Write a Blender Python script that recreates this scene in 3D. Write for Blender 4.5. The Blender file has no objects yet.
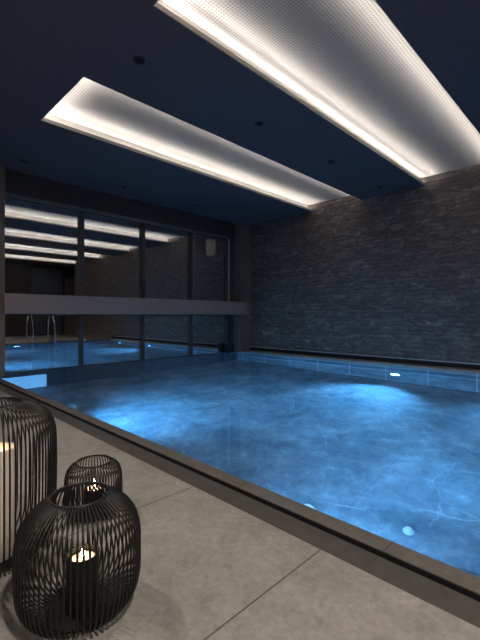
import bpy, bmesh, math, random
from mathutils import Vector, Matrix
random.seed(7)
S = bpy.context.scene
COL = S.collection
PI = math.pi

# ---------------------------------------------------------------- measures
ZC = 3.56            # ceiling underside
ZR = 3.724           # top of the light recesses
XW = 7.97            # stone wall face
YW = 7.75           # glass plane
XK = 1.695           # near pool edge
XP = 7.713           # far pool edge
YP = 0.22           # pool end behind the camera
ZWAT = -0.016        # water level
ZP = -1.76           # pool floor
XL = -2.4            # left wall
YB = -5.3            # back wall
STRIPS = [(4.10, 5.42), (1.42, 2.755), (-1.27, 0.065), (-3.95, -2.62)]
XS = 1.76

# ---------------------------------------------------------------- helpers
def new_bm(): return bmesh.new()

def obj(name, bm, mat=None, parent=None, smooth=False, kind=None, label=None, bevel=0):
    me = bpy.data.meshes.new(name)
    bmesh.ops.recalc_face_normals(bm, faces=bm.faces)
    bm.to_mesh(me); bm.free()
    o = bpy.data.objects.new(name, me); COL.objects.link(o)
    if mat:
        for m in (mat if isinstance(mat, (list, tuple)) else [mat]): me.materials.append(m)
    if smooth:
        for p in me.polygons: p.use_smooth = True
    if parent: o.parent = parent
    if kind: o['kind'] = kind
    if label: o['label'] = label
    if bevel:
        b = o.modifiers.new('bevel', 'BEVEL'); b.width = bevel; b.segments = 2; b.limit_method = 'ANGLE'
    return o

def thing(name, label, cat, loc=(0, 0, 0), rz=0, group=None):
    o = bpy.data.objects.new(name, None); COL.objects.link(o)
    o.empty_display_size = .1
    o.location = loc; o.rotation_euler = (0, 0, rz)
    o['label'] = label; o['category'] = cat
    if group: o['group'] = group
    return o

def tag(o, label, cat, group=None):
    o['label'] = label; o['category'] = cat
    if group: o['group'] = group
    return o

def box(bm, x0, x1, y0, y1, z0, z1, mi=0):
    v = [bm.verts.new(p) for p in ((x0,y0,z0),(x1,y0,z0),(x1,y1,z0),(x0,y1,z0),(x0,y0,z1),(x1,y0,z1),(x1,y1,z1),(x0,y1,z1))]
    for f in ((0,3,2,1),(4,5,6,7),(0,1,5,4),(1,2,6,5),(2,3,7,6),(3,0,4,7)):
        bm.faces.new([v[i] for i in f]).material_index = mi
    return bm

def boxes(*args):
    bm = new_bm()
    for a in args: box(bm, *a)
    return bm

def lathe(bm, prof, n=32, c=(0, 0, 0), cap0=True, cap1=True):
    rings = []
    for r, z in prof:
        rings.append([bm.verts.new((c[0]+r*math.cos(2*PI*k/n), c[1]+r*math.sin(2*PI*k/n), c[2]+z)) for k in range(n)])
    for a, b in zip(rings, rings[1:]):
        for k in range(n):
            bm.faces.new((a[k], a[(k+1) % n], b[(k+1) % n], b[k]))
    if cap0: bm.faces.new(rings[0][::-1])
    if cap1: bm.faces.new(rings[-1])
    return bm

def tube(bm, pts, r, n=8, caps=True, closed=False):
    pts = [Vector(p) for p in pts]
    m = len(pts); rings = []
    up = None
    for i, p in enumerate(pts):
        if closed: t = pts[(i+1) % m]-pts[i-1]
        else: t = pts[min(i+1, m-1)]-pts[max(i-1, 0)]
        t.normalize()
        if up is None:
            up = Vector((0, 0, 1)) if abs(t.z) < .9 else Vector((1, 0, 0))
        a = t.cross(up)
        if a.length < 1e-4: a = t.orthogonal()
        a.normalize(); b = a.cross(t).normalized(); up = b
        rr = r[i] if isinstance(r, (list, tuple)) else r
        rings.append([bm.verts.new(p+a*rr*math.cos(2*PI*k/n)+b*rr*math.sin(2*PI*k/n)) for k in range(n)])
    seq = list(zip(rings, rings[1:]))
    if closed: seq.append((rings[-1], rings[0]))
    for A, B in seq:
        for k in range(n):
            bm.faces.new((A[k], A[(k+1) % n], B[(k+1) % n], B[k]))
    if caps and not closed:
        bm.faces.new(rings[0][::-1]); bm.faces.new(rings[-1])
    return bm

def ring(bm, R, z, r, n=64, c=(0, 0)):
    return tube(bm, [(c[0]+R*math.cos(2*PI*k/n), c[1]+R*math.sin(2*PI*k/n), z) for k in range(n)], r, 6, closed=True)

def smooth_path(ctrl, sub=6):
    P = [Vector(p) for p in ctrl]; out = []
    for i in range(len(P)-1):
        p0 = P[max(i-1, 0)]; p1 = P[i]; p2 = P[i+1]; p3 = P[min(i+2, len(P)-1)]
        for s in range(sub):
            t = s/sub
            out.append(.5*((2*p1)+(p2-p0)*t+(2*p0-5*p1+4*p2-p3)*t*t+(3*p1-p0-3*p2+p3)*t**3))
    out.append(P[-1])
    return out

# ---------------------------------------------------------------- materials
def mat(name):
    m = bpy.data.materials.new(name); m.use_nodes = True
    nt = m.node_tree
    return m, nt, nt.nodes['Principled BSDF'], nt.nodes['Material Output']

def N(nt, t, **kw):
    n = nt.nodes.new(t)
    for k, v in kw.items():
        if k in n.inputs: n.inputs[k].default_value = v
        else: setattr(n, k, v)
    return n

def pos(nt):
    return nt.nodes.new('ShaderNodeNewGeometry').outputs['Position']

def ramp(nt, fac, stops):
    r = nt.nodes.new('ShaderNodeValToRGB')
    e = r.color_ramp.elements
    while len(e) < len(stops): e.new(.5)
    for i, (p, c) in enumerate(stops):
        e[i].position = p; e[i].color = (c[0], c[1], c[2], 1) if not isinstance(c, (int, float)) else (c, c, c, 1)
    nt.links.new(fac, r.inputs[0])
    return r.outputs[0]

def noise(nt, vec, scale, detail=6, rough=.6, dist=0):
    n = nt.nodes.new('ShaderNodeTexNoise')
    n.inputs['Scale'].default_value = scale; n.inputs['Detail'].default_value = detail
    n.inputs['Roughness'].default_value = rough; n.inputs['Distortion'].default_value = dist
    nt.links.new(vec, n.inputs['Vector'])
    return n.outputs['Fac']

def mapping(nt, vec, scale=(1, 1, 1), rot=(0, 0, 0), loc=(0, 0, 0)):
    n = nt.nodes.new('ShaderNodeMapping')
    n.inputs['Scale'].default_value = scale; n.inputs['Rotation'].default_value = rot; n.inputs['Location'].default_value = loc
    nt.links.new(vec, n.inputs[0]); return n.outputs[0]

def mix(nt, fac, a, b, blend='MIX'):
    n = nt.nodes.new('ShaderNodeMix'); n.data_type = 'RGBA'; n.blend_type = blend
    for v, i in ((fac, 0), (a, 6), (b, 7)):
        if hasattr(v, 'is_output'): nt.links.new(v, n.inputs[i])
        elif i == 0: n.inputs[0].default_value = v
        else: n.inputs[i].default_value = (v[0], v[1], v[2], 1)
    return n.outputs[2]

def math_(nt, op, a, b=None, c=None):
    n = nt.nodes.new('ShaderNodeMath'); n.operation = op
    for i, v in enumerate((a, b, c)):
        if v is None: continue
        if hasattr(v, 'is_output'): nt.links.new(v, n.inputs[i])
        else: n.inputs[i].default_value = v
    return n.outputs[0]

def bump(nt, h, bsdf, strength=.3, dist=.01):
    b = nt.nodes.new('ShaderNodeBump'); b.inputs['Strength'].default_value = strength; b.inputs['Distance'].default_value = dist
    nt.links.new(h, b.inputs['Height']); nt.links.new(b.outputs[0], bsdf.inputs['Normal'])

def plain(name, c, rough=.5, metal=0, spec=.5, nscale=0, nstr=.1):
    m, nt, b, o = mat(name)
    b.inputs['Roughness'].default_value = rough; b.inputs['Metallic'].default_value = metal
    b.inputs['Specular IOR Level'].default_value = spec
    f = noise(nt, pos(nt), nscale or 9, 4)
    col = mix(nt, f, [x*.88 for x in c], [x*1.1 for x in c])
    nt.links.new(col, b.inputs['Base Color'])
    if nscale: bump(nt, f, b, nstr, .002)
    return m

def emit(name, c, s):
    m, nt, b, o = mat(name)
    b.inputs['Base Color'].default_value = (*c, 1)
    b.inputs['Emission Color'].default_value = (*c, 1); b.inputs['Emission Strength'].default_value = s
    return m

def joint_mask(nt, p, axis, size, offset, w):
    s = nt.nodes.new('ShaderNodeSeparateXYZ'); nt.links.new(p, s.inputs[0])
    v = math_(nt, 'SUBTRACT', s.outputs[axis], offset)
    v = math_(nt, 'DIVIDE', v, size)
    v = math_(nt, 'FRACT', v)
    v = math_(nt, 'PINGPONG', v, .5)
    return math_(nt, 'LESS_THAN', v, w/size/2)

M = {}
M['ceiling'] = plain('navy_ceiling_paint', (.135, .105, .115), .75, spec=.2)
M['bulkhead'] = plain('charcoal_panel', (.065, .046, .038), .6)
M['cove'] = plain('white_cove_paint', (.80, .78, .75), .7)
M['trim_metal'] = plain('taupe_metal_trim', (.30, .275, .24), .5)
M['frame'] = plain('dark_bronze_aluminium', (.075, .068, .062), .5, .3)
M['top_rail'] = plain('grey_aluminium', (.16, .165, .17), .4, .5)
M['pale_rail'] = plain('pale_aluminium', (.42, .44, .45), .4, .3)
M['beam'] = plain('grey_beam_cladding', (.30, .225, .19), .5, .1)
M['pillar'] = plain('bronze_brown_panel', (.20, .145, .11), .5, .1)
M['plain_wall'] = plain('warm_grey_plaster', (.16, .145, .13), .8)
M['black_metal'] = plain('black_powder_coat', (.012, .011, .0105), .45, .2)
M['steel'] = plain('stainless_steel', (.75, .76, .78), .18, 1)
M['wax'] = None
M['tape'] = emit('led_tape', (1.0, .94, .88), 30.0)
M['lens_blue'] = emit('pool_lamp_lens', (.20, .58, 1.0), 22.0)
M['lens_dim'] = emit('pool_lamp_lens_soft', (.10, .50, 1.0), 12.0)
M['lit_panel'] = emit('underwater_lit_panel', (.15, .44, .80), 1.15)
M['lamp_fill'] = emit('fill_lamp_lens', (1.0, .84, .66), 6.0)
M['flame'] = emit('candle_flame', (1.0, .66, .40), 60.0)

# perforated luminous panel
def m_perf():
    m, nt, b, o = mat('perforated_white_panel')
    p = pos(nt)
    s = nt.nodes.new('ShaderNodeSeparateXYZ'); nt.links.new(p, s.inputs[0])
    d = []
    for a in (0, 1):
        v = math_(nt, 'FRACT', math_(nt, 'DIVIDE', s.outputs[a], .030))
        v = math_(nt, 'SUBTRACT', v, .5); d.append(math_(nt, 'MULTIPLY', v, v))
    r = math_(nt, 'SQRT', math_(nt, 'ADD', d[0], d[1]))
    hole = math_(nt, 'LESS_THAN', r, .28)
    c = mix(nt, hole, (.29, .272, .258), (.145, .136, .13))
    nt.links.new(c, b.inputs['Base Color']); b.inputs['Roughness'].default_value = .8
    return m
M['perf'] = m_perf()

def m_stone():
    m, nt, b, o = mat('dark_slate_brick')
    p = pos(nt)
    sp = nt.nodes.new('ShaderNodeSeparateXYZ'); nt.links.new(p, sp.inputs[0])
    cb = nt.nodes.new('ShaderNodeCombineXYZ')
    xy = math_(nt, 'ADD', sp.outputs[1], sp.outputs[0])
    nt.links.new(xy, cb.inputs[0]); nt.links.new(sp.outputs[2], cb.inputs[1])
    br = nt.nodes.new('ShaderNodeTexBrick')
    nt.links.new(cb.outputs[0], br.inputs['Vector'])
    br.offset = .37; br.offset_frequency = 3; br.squash = 1.5; br.squash_frequency = 2
    for k, v in (('Scale', 1.0), ('Mortar Size', .003), ('Mortar Smooth', .4), ('Bias', 0), ('Brick Width', .62), ('Row Height', .088)):
        br.inputs[k].default_value = v
    br.inputs['Color1'].default_value = (.0, .0, .0, 1); br.inputs['Color2'].default_value = (1, 1, 1, 1); br.inputs['Mortar'].default_value = (.5, .5, .5, 1)
    n1 = noise(nt, mapping(nt, cb.outputs[0], (1.3, 3.2, 1), (0, 0, .35)), 2.2, 9, .68, 1.6)
    n2 = noise(nt, mapping(nt, cb.outputs[0], (1, 5, 1)), 9, 8, .7, .4)
    c = ramp(nt, n1, [(.30, (.085, .066, .056)), (.50, (.140, .110, .095)), (.60, (.215, .172, .147)), (.70, (.40, .33, .285))])
    c2 = ramp(nt, n2, [(.35, .74), (.65, 1.18)])
    c = mix(nt, 1, c, c2, 'MULTIPLY')
    var = ramp(nt, br.outputs['Color'], [(0, .88), (1, 1.1)])
    c = mix(nt, 1, c, var, 'MULTIPLY')
    c = mix(nt, br.outputs['Fac'], c, (.012, .011, .011))
    nt.links.new(c, b.inputs['Base Color'])
    b.inputs['Roughness'].default_value = .62; b.inputs['Specular IOR Level'].default_value = .35
    h = math_(nt, 'MULTIPLY_ADD', br.outputs['Fac'], -1.2, math_(nt, 'MULTIPLY_ADD', n2, 1.0, math_(nt, 'MULTIPLY', n1, .8)))
    h = math_(nt, 'MULTIPLY_ADD', br.outputs['Color'], .5, h)
    bump(nt, h, b, .34, .016)
    return m
M['stone'] = m_stone()

def m_deck():
    m, nt, b, o = mat('beige_grey_stone_tile')
    p = pos(nt)
    n1 = noise(nt, p, 3.0, 8, .65); n2 = noise(nt, p, 38, 6, .7); n3 = noise(nt, mapping(nt, p, (1, 1, 1), (0, 0, .6)), 11, 8, .75, .6)
    c = ramp(nt, n1, [(.3, (.232, .213, .194)), (.7, (.322, .299, .274))])
    c = mix(nt, 1, c, ramp(nt, n2, [(.3, .78), (.7, 1.18)]), 'MULTIPLY')
    c = mix(nt, 1, c, ramp(nt, n3, [(.32, .80), (.55, 1.05)]), 'MULTIPLY')
    j = math_(nt, 'MAXIMUM', joint_mask(nt, p, 1, .868, .916, .007), joint_mask(nt, p, 0, 1.74, 1.42, .007))
    c = mix(nt, j, c, (.085, .078, .07))
    nt.links.new(c, b.inputs['Base Color']); b.inputs['Roughness'].default_value = .6
    h = math_(nt, 'MULTIPLY_ADD', j, -2.0, n2)
    bump(nt, h, b, .25, .004)
    return m
M['deck'] = m_deck()

def m_coping(name, c0, c1, joint=True):
    m, nt, b, o = mat(name)
    p = pos(nt)
    n1 = noise(nt, p, 14, 8, .7)
    c = ramp(nt, n1, [(.3, c0), (.7, c1)])
    if joint:
        j = joint_mask(nt, p, 1, .868, .72, .006)
        c = mix(nt, j, c, (.05, .046, .04))
    nt.links.new(c, b.inputs['Base Color']); b.inputs['Roughness'].default_value = .5
    bump(nt, n1, b, .2, .003)
    return m
M['coping'] = m_coping('dark_grey_coping_stone', (.050, .046, .042), (.084, .078, .071))
M['kerb'] = m_coping('brown_grey_kerb_stone', (.090, .082, .073), (.145, .132, .117))
M['kerb_far'] = m_coping('brown_kerb_stone_lit', (.25, .205, .165), (.38, .32, .26))  # same kerb stone, the light on the far side put into its colour
M['slot'] = plain('black_gutter', (.006, .006, .006), .8)

def m_pool(wall=False):
    m, nt, b, o = mat('pool_wall_slate_tile' if wall else 'pool_floor_slate_slab')
    p = pos(nt)
    q = mapping(nt, p, (1, 1, 1.8) if wall else (1, 1, 1), (0, 0, .5))
    n1 = noise(nt, q, 1.2, 10, .70, .35)
    n2 = noise(nt, q, 4.5, 10, .76, .5)
    c = ramp(nt, n1, [(.30, (.13, .17, .20)), (.5, (.30, .34, .37)), (.70, (.50, .54, .57))])
    c = mix(nt, 1, c, ramp(nt, n2, [(.32, .68), (.52, 1.0), (.64, 1.32)]), 'MULTIPLY')
    if not wall:
        # thin pale veins along the edges of warped cells, broken up by a noise
        vv = None
        for sc, wd, ww, lo in ((.42, .0035, .55, (0, 0, 0)), (.75, .0035, .45, (3, 7, 1))):
            nn = nt.nodes.new('ShaderNodeTexNoise'); nn.inputs['Scale'].default_value = 1.3; nn.inputs['Detail'].default_value = 6; nn.inputs['Roughness'].default_value = .6
            nt.links.new(p, nn.inputs['Vector'])
            va = nt.nodes.new('ShaderNodeVectorMath'); va.operation = 'MULTIPLY_ADD'
            nt.links.new(nn.outputs['Color'], va.inputs[0]); va.inputs[1].default_value = (ww, ww, 0); nt.links.new(p, va.inputs[2])
            vo = nt.nodes.new('ShaderNodeTexVoronoi'); vo.voronoi_dimensions = '2D'; vo.feature = 'DISTANCE_TO_EDGE'; vo.inputs['Scale'].default_value = sc
            nt.links.new(mapping(nt, va.outputs[0], (1, 1, 1), (0, 0, .8), lo), vo.inputs['Vector'])
            t_ = ramp(nt, vo.outputs['Distance'], [(0, 1.0), (wd*1.6, 0.0)])
            vv = t_ if vv is None else math_(nt, 'MAXIMUM', vv, t_)
        brk = ramp(nt, noise(nt, p, 1.7, 4), [(.42, .0), (.6, .48)])
        c = mix(nt, math_(nt, 'MULTIPLY', vv, brk), c, (.85, .88, .92))
        j = math_(nt, 'MAXIMUM', joint_mask(nt, p, 1, 1.63, 1.8, .010), joint_mask(nt, p, 0, 1.2, 1.7, .010))
        c = mix(nt, math_(nt, 'MULTIPLY', j, .28), c, (.09, .10, .12))
    else:
        j = math_(nt, 'MAXIMUM', joint_mask(nt, p, 1, .817, 1.80, .017), joint_mask(nt, p, 0, .817, .9, .017))
        c = mix(nt, math_(nt, 'MULTIPLY', j, .9), c, (.85, .88, .9))
    nt.links.new(c, b.inputs['Base Color']); b.inputs['Roughness'].default_value = .6
    return m
M['pool_floor'] = m_pool(); M['pool_wall'] = m_pool(True)

def m_water():
    m, nt, b, o = mat('still_pool_water')
    nt.nodes.remove(b)
    g = N(nt, 'ShaderNodeBsdfGlass'); g.inputs['IOR'].default_value = 1.333
    g.inputs['Color'].default_value = (.86, .95, 1.0, 1); g.inputs['Roughness'].default_value = 0
    bp = nt.nodes.new('ShaderNodeBump'); bp.inputs['Strength'].default_value = .03; bp.inputs['Distance'].default_value = .02
    h = noise(nt, mapping(nt, pos(nt), (1, .7, 1), (0, 0, .4)), 3.2, 3, .5, .4)
    nt.links.new(h, bp.inputs['Height']); nt.links.new(bp.outputs[0], g.inputs['Normal'])
    nt.links.new(g.outputs[0], o.inputs[0])
    return m
M['water'] = m_water()

def m_glass():
    m, nt, b, o = mat('reflective_tinted_glass')
    nt.nodes.remove(b)
    gl = N(nt, 'ShaderNodeBsdfGlossy'); gl.inputs['Roughness'].default_value = 0.0; gl.inputs['Color'].default_value = (.92, .93, .95, 1)
    tr = N(nt, 'ShaderNodeBsdfTransparent'); tr.inputs['Color'].default_value = (.75, .78, .8, 1)
    mx = N(nt, 'ShaderNodeMixShader'); mx.inputs[0].default_value = .72
    nt.links.new(tr.outputs[0], mx.inputs[1]); nt.links.new(gl.outputs[0], mx.inputs[2]); nt.links.new(mx.outputs[0], o.inputs[0])
    return m
M['glass'] = m_glass()

def m_wax():
    m, nt, b, o = mat('cream_candle_wax')
    f = noise(nt, pos(nt), 20, 3)
    nt.links.new(mix(nt, f, (.86, .74, .62), (.92, .82, .71)), b.inputs['Base Color'])
    b.inputs['Roughness'].default_value = .55
    b.inputs['Subsurface Weight'].default_value = .25; b.inputs['Subsurface Radius'].default_value = (.06, .03, .015); b.inputs['Subsurface Scale'].default_value = 1
    return m
M['wax'] = m_wax()

def m_cloth():
    m, nt, b, o = mat('grey_curtain_cloth')
    f = noise(nt, pos(nt), 60, 3)
    nt.links.new(mix(nt, f, (.13, .14, .17), (.18, .19, .22)), b.inputs['Base Color']); b.inputs['Roughness'].default_value = .9
    return m
M['cloth'] = m_cloth()

def m_wood():
    m, nt, b, o = mat('brown_wood_veneer')
    f = noise(nt, mapping(nt, pos(nt), (8, 8, .8)), 4, 6, .6, .5)
    nt.links.new(ramp(nt, f, [(.3, (.14, .10, .075)), (.7, (.26, .20, .15))]), b.inputs['Base Color']); b.inputs['Roughness'].default_value = .5
    return m
M['wood'] = m_wood()

# ---------------------------------------------------------------- setting
G = -1.95
# deck with the pool cut out: deck floor in pieces around the basin
bm = boxes((XL, 1.42, YB, 7.46, -.10, 0), (1.42, 9.0, YB, YP-.28, -.10, 0))
obj('floor', bm, M['deck'], kind='structure')
# deck substrate under copings
obj('trim_1', boxes((1.42, 1.549, YP-.28, 7.6, -.10, 0), (1.555, 7.97, YP-.28, YP-.14, -.10, 0)), M['coping'], kind='structure', bevel=.004)
obj('trim_2', boxes((1.594, XK, YP-.11, 7.80, -.12, 0), (XK, XP, YP-.11, YP, -.12, 0)), M['kerb'], kind='structure', bevel=.005)
obj('trim_3', boxes((1.552, 1.594, YP-.14, 7.6, -.10, -.06), (1.588, 1.594, YP-.11, 7.6, -.06, -.003), (1.549, 1.555, YP-.14, 7.6, -.06, -.003), (1.592, 7.97, YP-.14, YP-.11, -.10, -.06)), M['slot'], kind='structure')
obj('trim_4', boxes((XP, 7.962, YP-.11, 7.455, -.12, .028)), M['kerb_far'], kind='structure', bevel=.004)
obj('baseboard_right', boxes((7.962, 8.02, YP-.11, 7.46, -.10, .125)), M['slot'], kind='structure')
obj('trim_5', boxes((7.94, 8.02, YP-.11, 7.455, .114, .136)), M['pale_rail'], kind='structure')
# basin
obj('pool_basin_floor', boxes((XK-.12, XP+.2, YP-.2, 7.9, ZP-.1, ZP)), M['pool_floor'], kind='structure')
bm = boxes((XK-.12, XK, YP-.12, 7.85, ZP, -.12), (XP, XP+.19, YP-.12, 7.85, ZP, -.12),
           (XK, XP, YP-.12, YP, ZP, -.12))
obj('pool_basin_wall', bm, M['pool_wall'], kind='structure')
M['basin_dark'] = plain('charcoal_basin_slate', (.10, .12, .14), .5)
obj('pool_basin_wall_window', boxes((XK, XP, YW-.03, YW+.12, ZP, -.03)), M['basin_dark'], kind='structure')
# water
bm = new_bm()
v = [bm.verts.new(p) for p in ((XK, YP, ZWAT), (XP, YP, ZWAT), (XP, YW-.03, ZWAT), (XK, YW-.03, ZWAT))]
bm.faces.new(v)
o = obj('pool_water', bm, M['water']); o['kind'] = 'stuff'
tag(o, 'clear blue still water filling the swimming pool', 'water')

# stone wall
obj('wall_right', boxes((XW, XW+.2, -4.1, 7.85, .136, ZR+.02)), M['stone'], kind='structure')
obj('wall_alcove', boxes((8.85, 9.0, YB, -4.1, 0, ZC), (XW+.2, 9.0, -4.15, -4.0, 0, ZC), (XW, XW+.2, -4.1, YP-.28, 0, .136)), M['plain_wall'], kind='structure')
obj('wall_front', boxes((XL, 9.0, YB-.15, YB, 0, ZC)), M['bulkhead'], kind='structure')
obj('wall_left', boxes((XL-.15, XL, YB, 7.85, 0, ZC)), M['plain_wall'], kind='structure')
# window side: solid part on the left, bulkhead above the glazing
obj('wall_back', boxes((XL, 1.30, 7.46, 7.85, 0, ZC), (1.30, 7.97, 7.66, 7.85, 3.155, ZC)), M['bulkhead'], kind='structure')
obj('trim_6', boxes((1.30, 1.83, 7.33, 7.85, 0, ZC)), M['pillar'], kind='structure', bevel=.004)
obj('trim_7', boxes((7.55, 7.97, 7.455, 7.85, .0, ZC)), M['pillar'], kind='structure', bevel=.004)
obj('trim_8', boxes((7.36, 7.55, 7.71, 7.85, -.02, 3.155)), M['bulkhead'], kind='structure')
# beam across the glazing
obj('trim_9', boxes((1.80, 7.62, 7.25, 7.76, 1.03, 1.372)), M['beam'], kind='structure', bevel=.006)
obj('trim_10', boxes((1.80, 7.36, 7.67, 7.74, 3.10, 3.155)), M['top_rail'], kind='structure', bevel=.003)
obj('trim_11', boxes((7.30, 7.36, 7.67, 7.80, 1.372, 3.10)), M['pale_rail'], kind='structure', bevel=.003)

# windows: four bays over and four under the beam
EX = [1.85, 3.28, 4.675, 6.055, 7.30]
k = 0
for z0, z1, w in ((1.372, 3.10, .046), (ZWAT-.012, 1.03, .028)):
    for i in range(4):
        k += 1
        x0, x1 = EX[i], EX[i+1]
        fr = boxes((x0, x0+w, 7.69, 7.80, z0, z1), (x1-w, x1, 7.69, 7.80, z0, z1),
                   (x0+w, x1-w, 7.71, 7.79, z1-.03, z1), (x0+w, x1-w, 7.71, 7.79, z0, z0+.022))
        f = obj('window_%d' % k, fr, M['frame'], kind='structure')
        g = boxes((x0+w-.004, x1-w+.004, YW, YW+.012, z0+.02, z1-.02))
        obj('pane', g, M['glass'], f)

# ceiling boards around the four light openings
bm = new_bm()
ye = [YB]
for a, b_ in sorted(STRIPS): ye += [a, b_]
ye.append(7.85)
for i in range(0, len(ye), 2):
    box(bm, XS, XW if ye[i] > -4.2 else 9.0, ye[i], ye[i+1], ZC, ZC+.025)
box(bm, XL-.1, XS, YB, 7.85, ZC, ZC+.025)
obj('ceiling', bm, M['ceiling'], kind='structure')
obj('ceiling_slab', boxes((XL-.2, 9.1, YB-.2, 7.95, ZR+.03, ZR+.15), (XL-.2, 9.1, 7.86, 7.95, ZC-.2, ZR+.03), (XL-.2, 9.1, YB-.2, YB-.15, ZC-.2, ZR+.03), (8.17, 8.3, -4.0, 7.7, ZC-.2, ZR+.03)), M['bulkhead'], kind='structure')

# recessed cove lights
names = ['recessed rectangular cove light nearest the window wall',
         'largest recessed cove light, running above the pool at upper right',
         'recessed cove light behind the viewer, third from the windows, seen reflected in the glass',
         'recessed cove light nearest the curtain wall, seen only as the lowest reflection in the glass']
for (a, b_), nm in zip(STRIPS, names):
    cx, cy = (XS+XW)/2, (a+b_)/2
    t = thing('cove_light', nm, 'ceiling light', (cx, cy, ZC), group='recessed cove lights in the ceiling')
    hx, hy = (XW-XS)/2, (b_-a)/2
    g = .10
    z0 = .026
    zt = ZR-ZC
    # coves (side walls above the boards)
    cv = boxes((-hx-g-.02, hx, -hy-g-.02, -hy-g, z0, zt+.01), (-hx-g-.02, hx, hy+g, hy+g+.02, z0, zt+.01), (-hx-g-.02, -hx-g, -hy-g, hy+g, z0, zt+.01),
               (-hx-g, hx, -hy-g, -hy-.001, z0, z0+.004), (-hx-g, hx, hy+.001, hy+g, z0, z0+.004), (-hx-g, -hx-.001, -hy, hy, z0, z0+.004))
    obj('cove', cv, M['cove'], t)
    obj('perforated_panel', boxes((-hx-g, hx, -hy-g, hy+g, zt, zt+.012)), M['perf'], t)
    tr = boxes((-hx, hx, -hy, -hy+.008, -.002, .046), (-hx, hx, hy-.008, hy, -.002, .046), (-hx, -hx+.008, -hy+.008, hy-.008, -.002, .046))
    obj('edge_trim', tr, M['trim_metal'], t)
    tp = boxes((-hx-g+.01, hx-.02, -hy-g, -hy-g+.006, .036, .048), (-hx-g+.01, hx-.02, hy+g-.006, hy+g, .036, .048), (-hx-g, -hx-g+.006, -hy-g+.01, hy+g-.01, .036, .048))
    obj('led_tape', tp, M['tape'], t)
    # lensed LED profiles lying in the cove, throwing a narrow beam up across the panel
    for EL, SPR, LEDW in ((math.radians(19), 26, 1.55), (math.radians(50), 74, 1.15)):
      for (lx, ly, ln, ang) in ((0, -hy-g+.012, 2*hx, PI/2), (0, hy+g-.012, 2*hx, -PI/2), (-hx-g+.012, 0, 2*hy+.1, 0)):
        L = bpy.data.lights.new('led_profile', 'AREA'); L.shape = 'RECTANGLE'; L.size = ln; L.size_y = .012
        L.energy = LEDW*ln; L.color = (1.0, .92, .84); L.spread = math.radians(SPR)
        lo = bpy.data.objects.new('led_profile', L); COL.objects.link(lo)
        dr = Vector((math.cos(ang)*math.cos(EL), math.sin(ang)*math.cos(EL), math.sin(EL)))
        z_ = -dr; x_ = Vector((-math.sin(ang), math.cos(ang), 0)); y_ = z_.cross(x_)
        mt_ = Matrix((x_, y_, z_)).transposed().to_4x4(); mt_.translation = Vector((cx+lx, cy+ly, ZC+.058))
        lo.matrix_world = mt_

# ---------------------------------------------------------------- ceiling downlights
def downlight(x, y, label, lit=False, group='recessed ceiling downlights'):
    t = thing('ceiling_downlight', label, 'downlight', (x, y, ZC), group=group)
    bm = new_bm(); lathe(bm, [(.048, 0), (.060, 0), (.062, -.004), (.060, -.008), (.046, -.008), (.044, -.002)], 28, cap0=False, cap1=False)
    obj('ring', bm, M['black_metal'], t, smooth=True)
    bm = new_bm(); lathe(bm, [(.046, -.003), (.046, -.0005)], 28)
    obj('lens', bm, M['lamp_fill'] if lit else M['slot'], t)
    return t
row = ['over the pool edge end', 'second from the pool edge', 'third from the pool edge', 'closest to the stone wall']
for i in range(4):
    downlight(2.04+1.80*i, 3.44, 'small black unlit downlight between the two cove lights, '+row[i])
for i in range(4):
    downlight(2.04+1.80*i, 7.06, 'small black unlit downlight in the ceiling above the windows, '+row[i])
for (x, y, e, n) in ((.15, 3.44, 250, 'nearest the windows'), (.35, -.70, 440, 'directly over the lanterns side'), (.35, -3.0, 260, 'farthest behind the viewer')):  # unseen lamps, added to brighten the deck and walls
    downlight(x, y, 'added unseen fill downlight over the tiled deck, '+n, True, 'added fill downlights over the deck')
    L = bpy.data.lights.new('deck_fill_spot', 'SPOT'); L.energy = e; L.color = (1, .90, .80); L.spot_size = math.radians(165); L.spot_blend = .8; L.shadow_soft_size = .12
    lo = bpy.data.objects.new('deck_fill_spot', L); COL.objects.link(lo); lo.location = (x, y, ZC-.03)

# ---------------------------------------------------------------- pool lamps
def pool_lamp(loc, rz, label, watts, lens='lens_blue'):
    t = thing('pool_lamp', label, 'pool light', loc, rz, 'underwater pool lamps')
    # local +X faces into the water
    bm = new_bm(); lathe(bm, [(.10, 0), (.13, 0), (.135, .012), (.12, .022), (.098, .016)], 36, cap0=False, cap1=False)
    bmesh.ops.rotate(bm, verts=bm.verts, matrix=Matrix.Rotation(PI/2, 3, 'Y'))
    obj('bezel', bm, M['steel'], t, smooth=True)
    bm = new_bm(); lathe(bm, [(.098, .0), (.098, .012), (.07, .020), (.0001, .024)], 36)
    bmesh.ops.rotate(bm, verts=bm.verts, matrix=Matrix.Rotation(PI/2, 3, 'Y'))
    obj('lens', bm, M[lens], t, smooth=True)
    L = bpy.data.lights.new('pool_lamp_light', 'AREA'); L.shape = 'DISK'; L.size = .18; L.spread = math.radians(96)
    L.energy = watts; L.color = (.095, .44, .95)
    lo = bpy.data.objects.new('pool_lamp_light', L); COL.objects.link(lo)
    dr = Vector((math.cos(rz)*.985, math.sin(rz)*.985, -.17))
    lo.rotation_euler = dr.to_track_quat('-Z', 'Y').to_euler()
    lo.location = Vector(loc)+Vector((math.cos(rz), math.sin(rz), 0))*.075
pool_lamp((XP, 3.24, -1.08), PI, 'glowing underwater lamp on the pool wall below the stone wall', 68)
pool_lamp((XP, 1.05, -1.08), PI, 'glowing underwater lamp on the stone wall side just right of the view, reflected in glass', 24)
pool_lamp((4.17, YP, -1.08), PI/2, 'underwater lamp at the pool end beside the ladder, seen reflected in glass', 10)
pool_lamp((XK, 5.0, -1.0), 0, 'underwater lamp on the near pool wall towards the windows, hidden below the kerb', 64)
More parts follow.
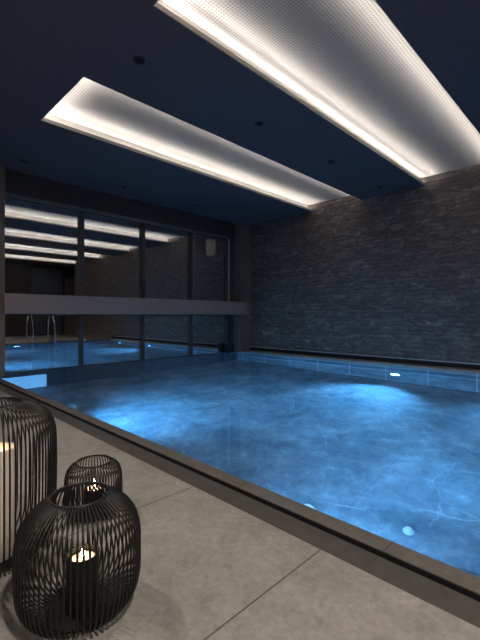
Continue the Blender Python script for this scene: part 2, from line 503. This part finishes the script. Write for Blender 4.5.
pool_lamp((XK, 1.6, -1.0), 0, 'underwater lamp on the near pool wall towards the viewer, hidden below the kerb', 27, 'lens_dim')

# pale lit panel low in the window side of the basin
t = thing('underwater_light_panel', 'pale blue lit rectangular panel under water below the left window', 'light panel', (2.165, YW-.03, ZP+.01))
obj('panel', boxes((-.445, .445, -.012, -.002, .0, 1.18)), M['lit_panel'], t)
obj('frame', boxes((.445, .46, -.016, 0, 0, 1.195), (-.46, -.445, -.016, 0, 0, 1.195), (-.445, .445, -.016, 0, 1.18, 1.195)), M['pool_wall'], t)

# white inlet cap and oval discs on the pool floor
def inlet(x, y, r, sx, rz, label):
    t = thing('floor_cap', label, 'pool inlet', (x, y, ZP), rz, 'white inlets in the pool floor')
    bm = new_bm(); lathe(bm, [(r, 0), (r, .012), (r*.86, .03), (r*.5, .042), (.0005, .046)], 24)
    bmesh.ops.scale(bm, vec=(sx, 1, 1), verts=bm.verts)
    obj('cap', bm, M['inlet'], t, smooth=True)
    bm = new_bm(); lathe(bm, [(r*1.02, 0), (r*1.25, 0), (r*1.25, .008), (r*1.02, .008)], 24, cap0=False, cap1=False)
    bmesh.ops.scale(bm, vec=(sx, 1, 1), verts=bm.verts)
    obj('flange', bm, M['inlet'], t, smooth=True)
M['inlet'] = plain('white_plastic', (.95, .9, .9), .4)
inlet(3.31, 1.28, .036, 1, 0, 'white domed inlet cap on the pool floor, well clear of the kerb')
inlet(3.02, 2.07, .024, 2.2, PI/2, 'small oval white disc on the pool floor near the middle of the kerb')  # the white ovals stand in for pale streaks in the water
inlet(3.10, .80, .045, 3.0, PI/2, 'large oval white disc on the pool floor at the right end of the kerb')
inlet(2.46, 6.13, .040, 2.4, PI/2, 'oval white disc on the pool floor near the lit panel')

# ---------------------------------------------------------------- pool ladder at the far end of the basin (reflected in the glass)
t = thing('pool_ladder', 'stainless steel pool ladder with two curved handrails, reflected in lower left glass', 'pool ladder', (5.08, YP, 0))
for s in (-.38, .38):
    pts = smooth_path([(s, -.62, 0), (s, -.62, .5), (s, -.58, .84), (s, -.40, 1.0), (s, -.16, .97), (s, .02, .72), (s, .08, .42), (s, .06, .1), (s, .06, -.5), (s, .06, -1.25)], 7)
    bm = new_bm(); tube(bm, pts, .021, 10)
    r_ = obj('handrail', bm, M['steel'], t, smooth=True)
    bm = new_bm(); lathe(bm, [(.05, 0), (.05, .006), (.03, .02), (.022, .022)], 20, (s, -.62, 0))
    obj('anchor_plate', bm, M['steel'], r_, smooth=True)
for z in (-.30, -.58, -.86, -1.14):
    obj('step', boxes((-.36, .36, .03, .12, z, z+.03)), M['steel'], t, bevel=.006)

# curtain and door on the wall behind the viewer
bm = new_bm()
n = 160; x0, x1 = 6.25, 7.80
r0, r1, r2, r3 = [], [], [], []
for i in range(n+1):
    x = x0+(x1-x0)*i/n; y = .045*math.sin(i*.62)+.012*math.sin(i*1.9)
    r0.append(bm.verts.new((x, YB+.12+y, .02))); r1.append(bm.verts.new((x, YB+.12+y, 3.40)))
    r2.append(bm.verts.new((x, YB+.128+y, .02))); r3.append(bm.verts.new((x, YB+.128+y, 3.40)))
for i in range(n):
    bm.faces.new((r0[i], r0[i+1], r1[i+1], r1[i])); bm.faces.new((r2[i], r3[i], r3[i+1], r2[i+1]))
    bm.faces.new((r1[i], r1[i+1], r3[i+1], r3[i])); bm.faces.new((r0[i], r2[i], r2[i+1], r0[i+1]))
t = thing('curtain', 'grey floor-length pleated curtain on the wall behind the pool, seen reflected', 'curtain', (0, 0, 0))
obj('cloth', bm, M['cloth'], t, smooth=True)
bm = new_bm(); tube(bm, [(6.15, YB+.12, 3.42), (7.88, YB+.12, 3.42)], .015, 10)
obj('curtain_rod', bm, M['black_metal'], t)
for x in (6.18, 7.85):
    bm = boxes((x-.012, x+.012, YB, YB+.13, 3.41, 3.43)); obj('rod_bracket', bm, M['black_metal'], t)
d = obj('door_1', boxes((7.96, 8.66, YB, YB+.05, 0, 3.0)), M['wood'], kind='structure')
bm = new_bm(); tube(bm, [(8.05, YB+.05, 1.05), (8.05, YB+.10, 1.05), (8.18, YB+.10, 1.05)], .010, 8)
obj('door_handle', bm, M['steel'], d, smooth=True)

# ---------------------------------------------------------------- things around the windows
# exterior: terrace, garden wall and a box wall lamp
obj('terrace', boxes((-3, 14, 8.0, 12.6, -.3, -.1)), M['plain_wall'], kind='structure')
obj('wall_terrace', boxes((-3, 14, 12.4, 12.6, -.1, 4.2)), M['bulkhead'], kind='structure')
t = thing('wall_lamp', 'brown box shaped outdoor wall lamp seen through the upper right window', 'wall lamp', (9.12, 10.5, 3.17))
M['lamp_body'] = emit('lamp_shade_dim', (.50, .40, .31), .75)
M['lamp_side'] = emit('lamp_shade_side', (.50, .42, .34), .42)
obj('lamp_shade', boxes((-.09, .13, -.13, .13, 0, .55)), M['lamp_body'], t, bevel=.005)
obj('lamp_cap', boxes((-.11, .15, -.15, .15, .55, .57)), M['frame'], t)
obj('mounting_arm', boxes((-.03, .03, .13, 1.9, .25, .31)), M['frame'], t)

# small equipment box in the pool corner
t = thing('equipment_box', 'small black box with chrome frame standing at the far pool corner', 'pool equipment', (7.30, 7.62, ZWAT-.02))
obj('housing', boxes((-.10, .10, -.07, .07, .0, .27)), M['black_metal'], t, bevel=.008)
bm = new_bm()
for (ax, bx_) in (((-.105, -.078, .275), (.105, -.078, .275)), ((-.105, -.078, .03), (.105, -.078, .03)), ((-.105, -.078, .03), (-.105, -.078, .275)), ((.105, -.078, .03), (.105, -.078, .275)), ((0, -.078, .03), (0, -.078, .275))):
    tube(bm, [ax, bx_], .007, 8)
obj('chrome_frame', bm, M['steel'], t)
obj('mounting_bracket', boxes((.07, .095, .07, .09, .08, .16)), M['steel'], t)

# ---------------------------------------------------------------- lanterns
def lantern(name, loc, prof, nw, wr, label, candle, seed=0, off=(0, 0)):
    """prof: list of (r, z) control points from the base ring to the top ring"""
    t = thing(name, label, 'lantern', loc, seed)
    P = smooth_path([(r, 0, z) for r, z in prof], 6)
    bm = new_bm()
    for k in range(nw):
        a = 2*PI*k/nw; c, s = math.cos(a), math.sin(a)
        tube(bm, [(p.x*c, p.x*s, p.z) for p in P], wr, 6)
    obj('wire_cage', bm, M['black_metal'], t, smooth=True)
    bm = new_bm(); ring(bm, prof[-1][0], prof[-1][1], wr*1.5)
    obj('top_ring', bm, M['black_metal'], t, smooth=True)
    bm = new_bm(); r0 = prof[0][0]
    lathe(bm, [(r0+.004, .001), (r0+.004, .009), (r0-.004, .009), (r0-.006, .006), (.001, .006)], 48)
    obj('base_plate', bm, M['black_metal'], t, smooth=False)
    rc, hc, holder = candle
    if holder:
        bm = new_bm()
        lathe(bm, [(rc+.006, .008), (rc+.006, hc+.022), (rc+.002, hc+.022), (rc+.002, .012)], 40, (off[0]*math.cos(seed)+off[1]*math.sin(seed), off[1]*math.cos(seed)-off[0]*math.sin(seed), 0), cap0=True, cap1=False)
        obj('candle_cup', bm, M['black_metal'], t, smooth=False)
    return t

def candle(loc, r, h, label):
    t = thing('pillar_candle', label, 'candle', loc)
    bm = new_bm(); lathe(bm, [(r-.002, 0), (r, .004), (r, h-.006), (r-.004, h), (r-.012, h-.001), (r*.55, h-.008), (.001, h-.010)], 40)
    obj('wax', bm, M['wax'], t, smooth=True)
    bm = new_bm(); tube(bm, [(0, 0, h-.012), (.001, 0, h), (.003, 0, h+.008)], .0012, 6)
    obj('wick', bm, M['black_metal'], t)
    bm = new_bm(); lathe(bm, [(.001, 0), (.0045, .006), (.0062, .013), (.005, .023), (.0025, .033), (.0003, .042)], 16, (.002, 0, h+.003))
    obj('flame', bm, M['flame'], t, smooth=True)

# large squat lantern in front
RB = .198
lantern('wire_lantern', (.555, 1.316, 0), [(.105, .006), (.150, .022), (.184, .062), (.197, .12), (.198, .20), (.196, .26), (.180, .312), (.148, .352), (.094, .389)], 68, .0034,
        'squat round black wire lantern in front, holding a candle in a black cup', (.047, .168, True), .02, (.006, -.005))
candle((.561, 1.311, .0125), .046, .158, 'lit candle in a black cup inside the squat front lantern')
lantern('wire_lantern', (.868, 1.896, 0), [(.082, .006), (.115, .016), (.132, .045), (.1355, .09), (.1355, .16), (.131, .21), (.115, .244), (.083, .265)], 56, .0030,
        'smallest black wire lantern, behind the squat front lantern', (.042, .112, True), .1)
candle((.868, 1.896, .0125), .042, .118, 'lit candle inside the smallest lantern')
lantern('wire_lantern', (.427, 1.843, 0), [(.110, .006), (.165, .024), (.206, .070), (.222, .13), (.226, .30), (.226, .45), (.219, .53), (.190, .588), (.145, .620), (.098, .640)], 76, .0034,
        'tall black wire lantern with a thick pillar candle, cut off at the left edge', (.076, .02, False), .05)
candle((.427, 1.843, .0085), .074, .445, 'tall thick cream pillar candle inside the tall left lantern')

# ---------------------------------------------------------------- camera, world
yaw = math.radians(44.68)
cam = bpy.data.cameras.new('camera'); co = bpy.data.objects.new('camera', cam); COL.objects.link(co)
co.location = (0, 0, 1.0)
fwd = Vector((math.cos(yaw), math.sin(yaw), 0))
co.rotation_euler = fwd.to_track_quat('-Z', 'Y').to_euler()
cam.sensor_fit = 'VERTICAL'; cam.sensor_height = 36; cam.lens = 386.35*36/640
cam.shift_y = -4.4/640
cam.clip_start = .02
S.camera = co
w = bpy.data.worlds.new('night'); S.world = w; w.use_nodes = True
w.node_tree.nodes['Background'].inputs[0].default_value = (.010, .014, .022, 1)
w.node_tree.nodes['Background'].inputs[1].default_value = .5
vs = S.view_settings
vs.view_transform = 'Standard'; vs.look = 'None'; vs.gamma = 1; vs.use_curve_mapping = False
vs.exposure = 0.05
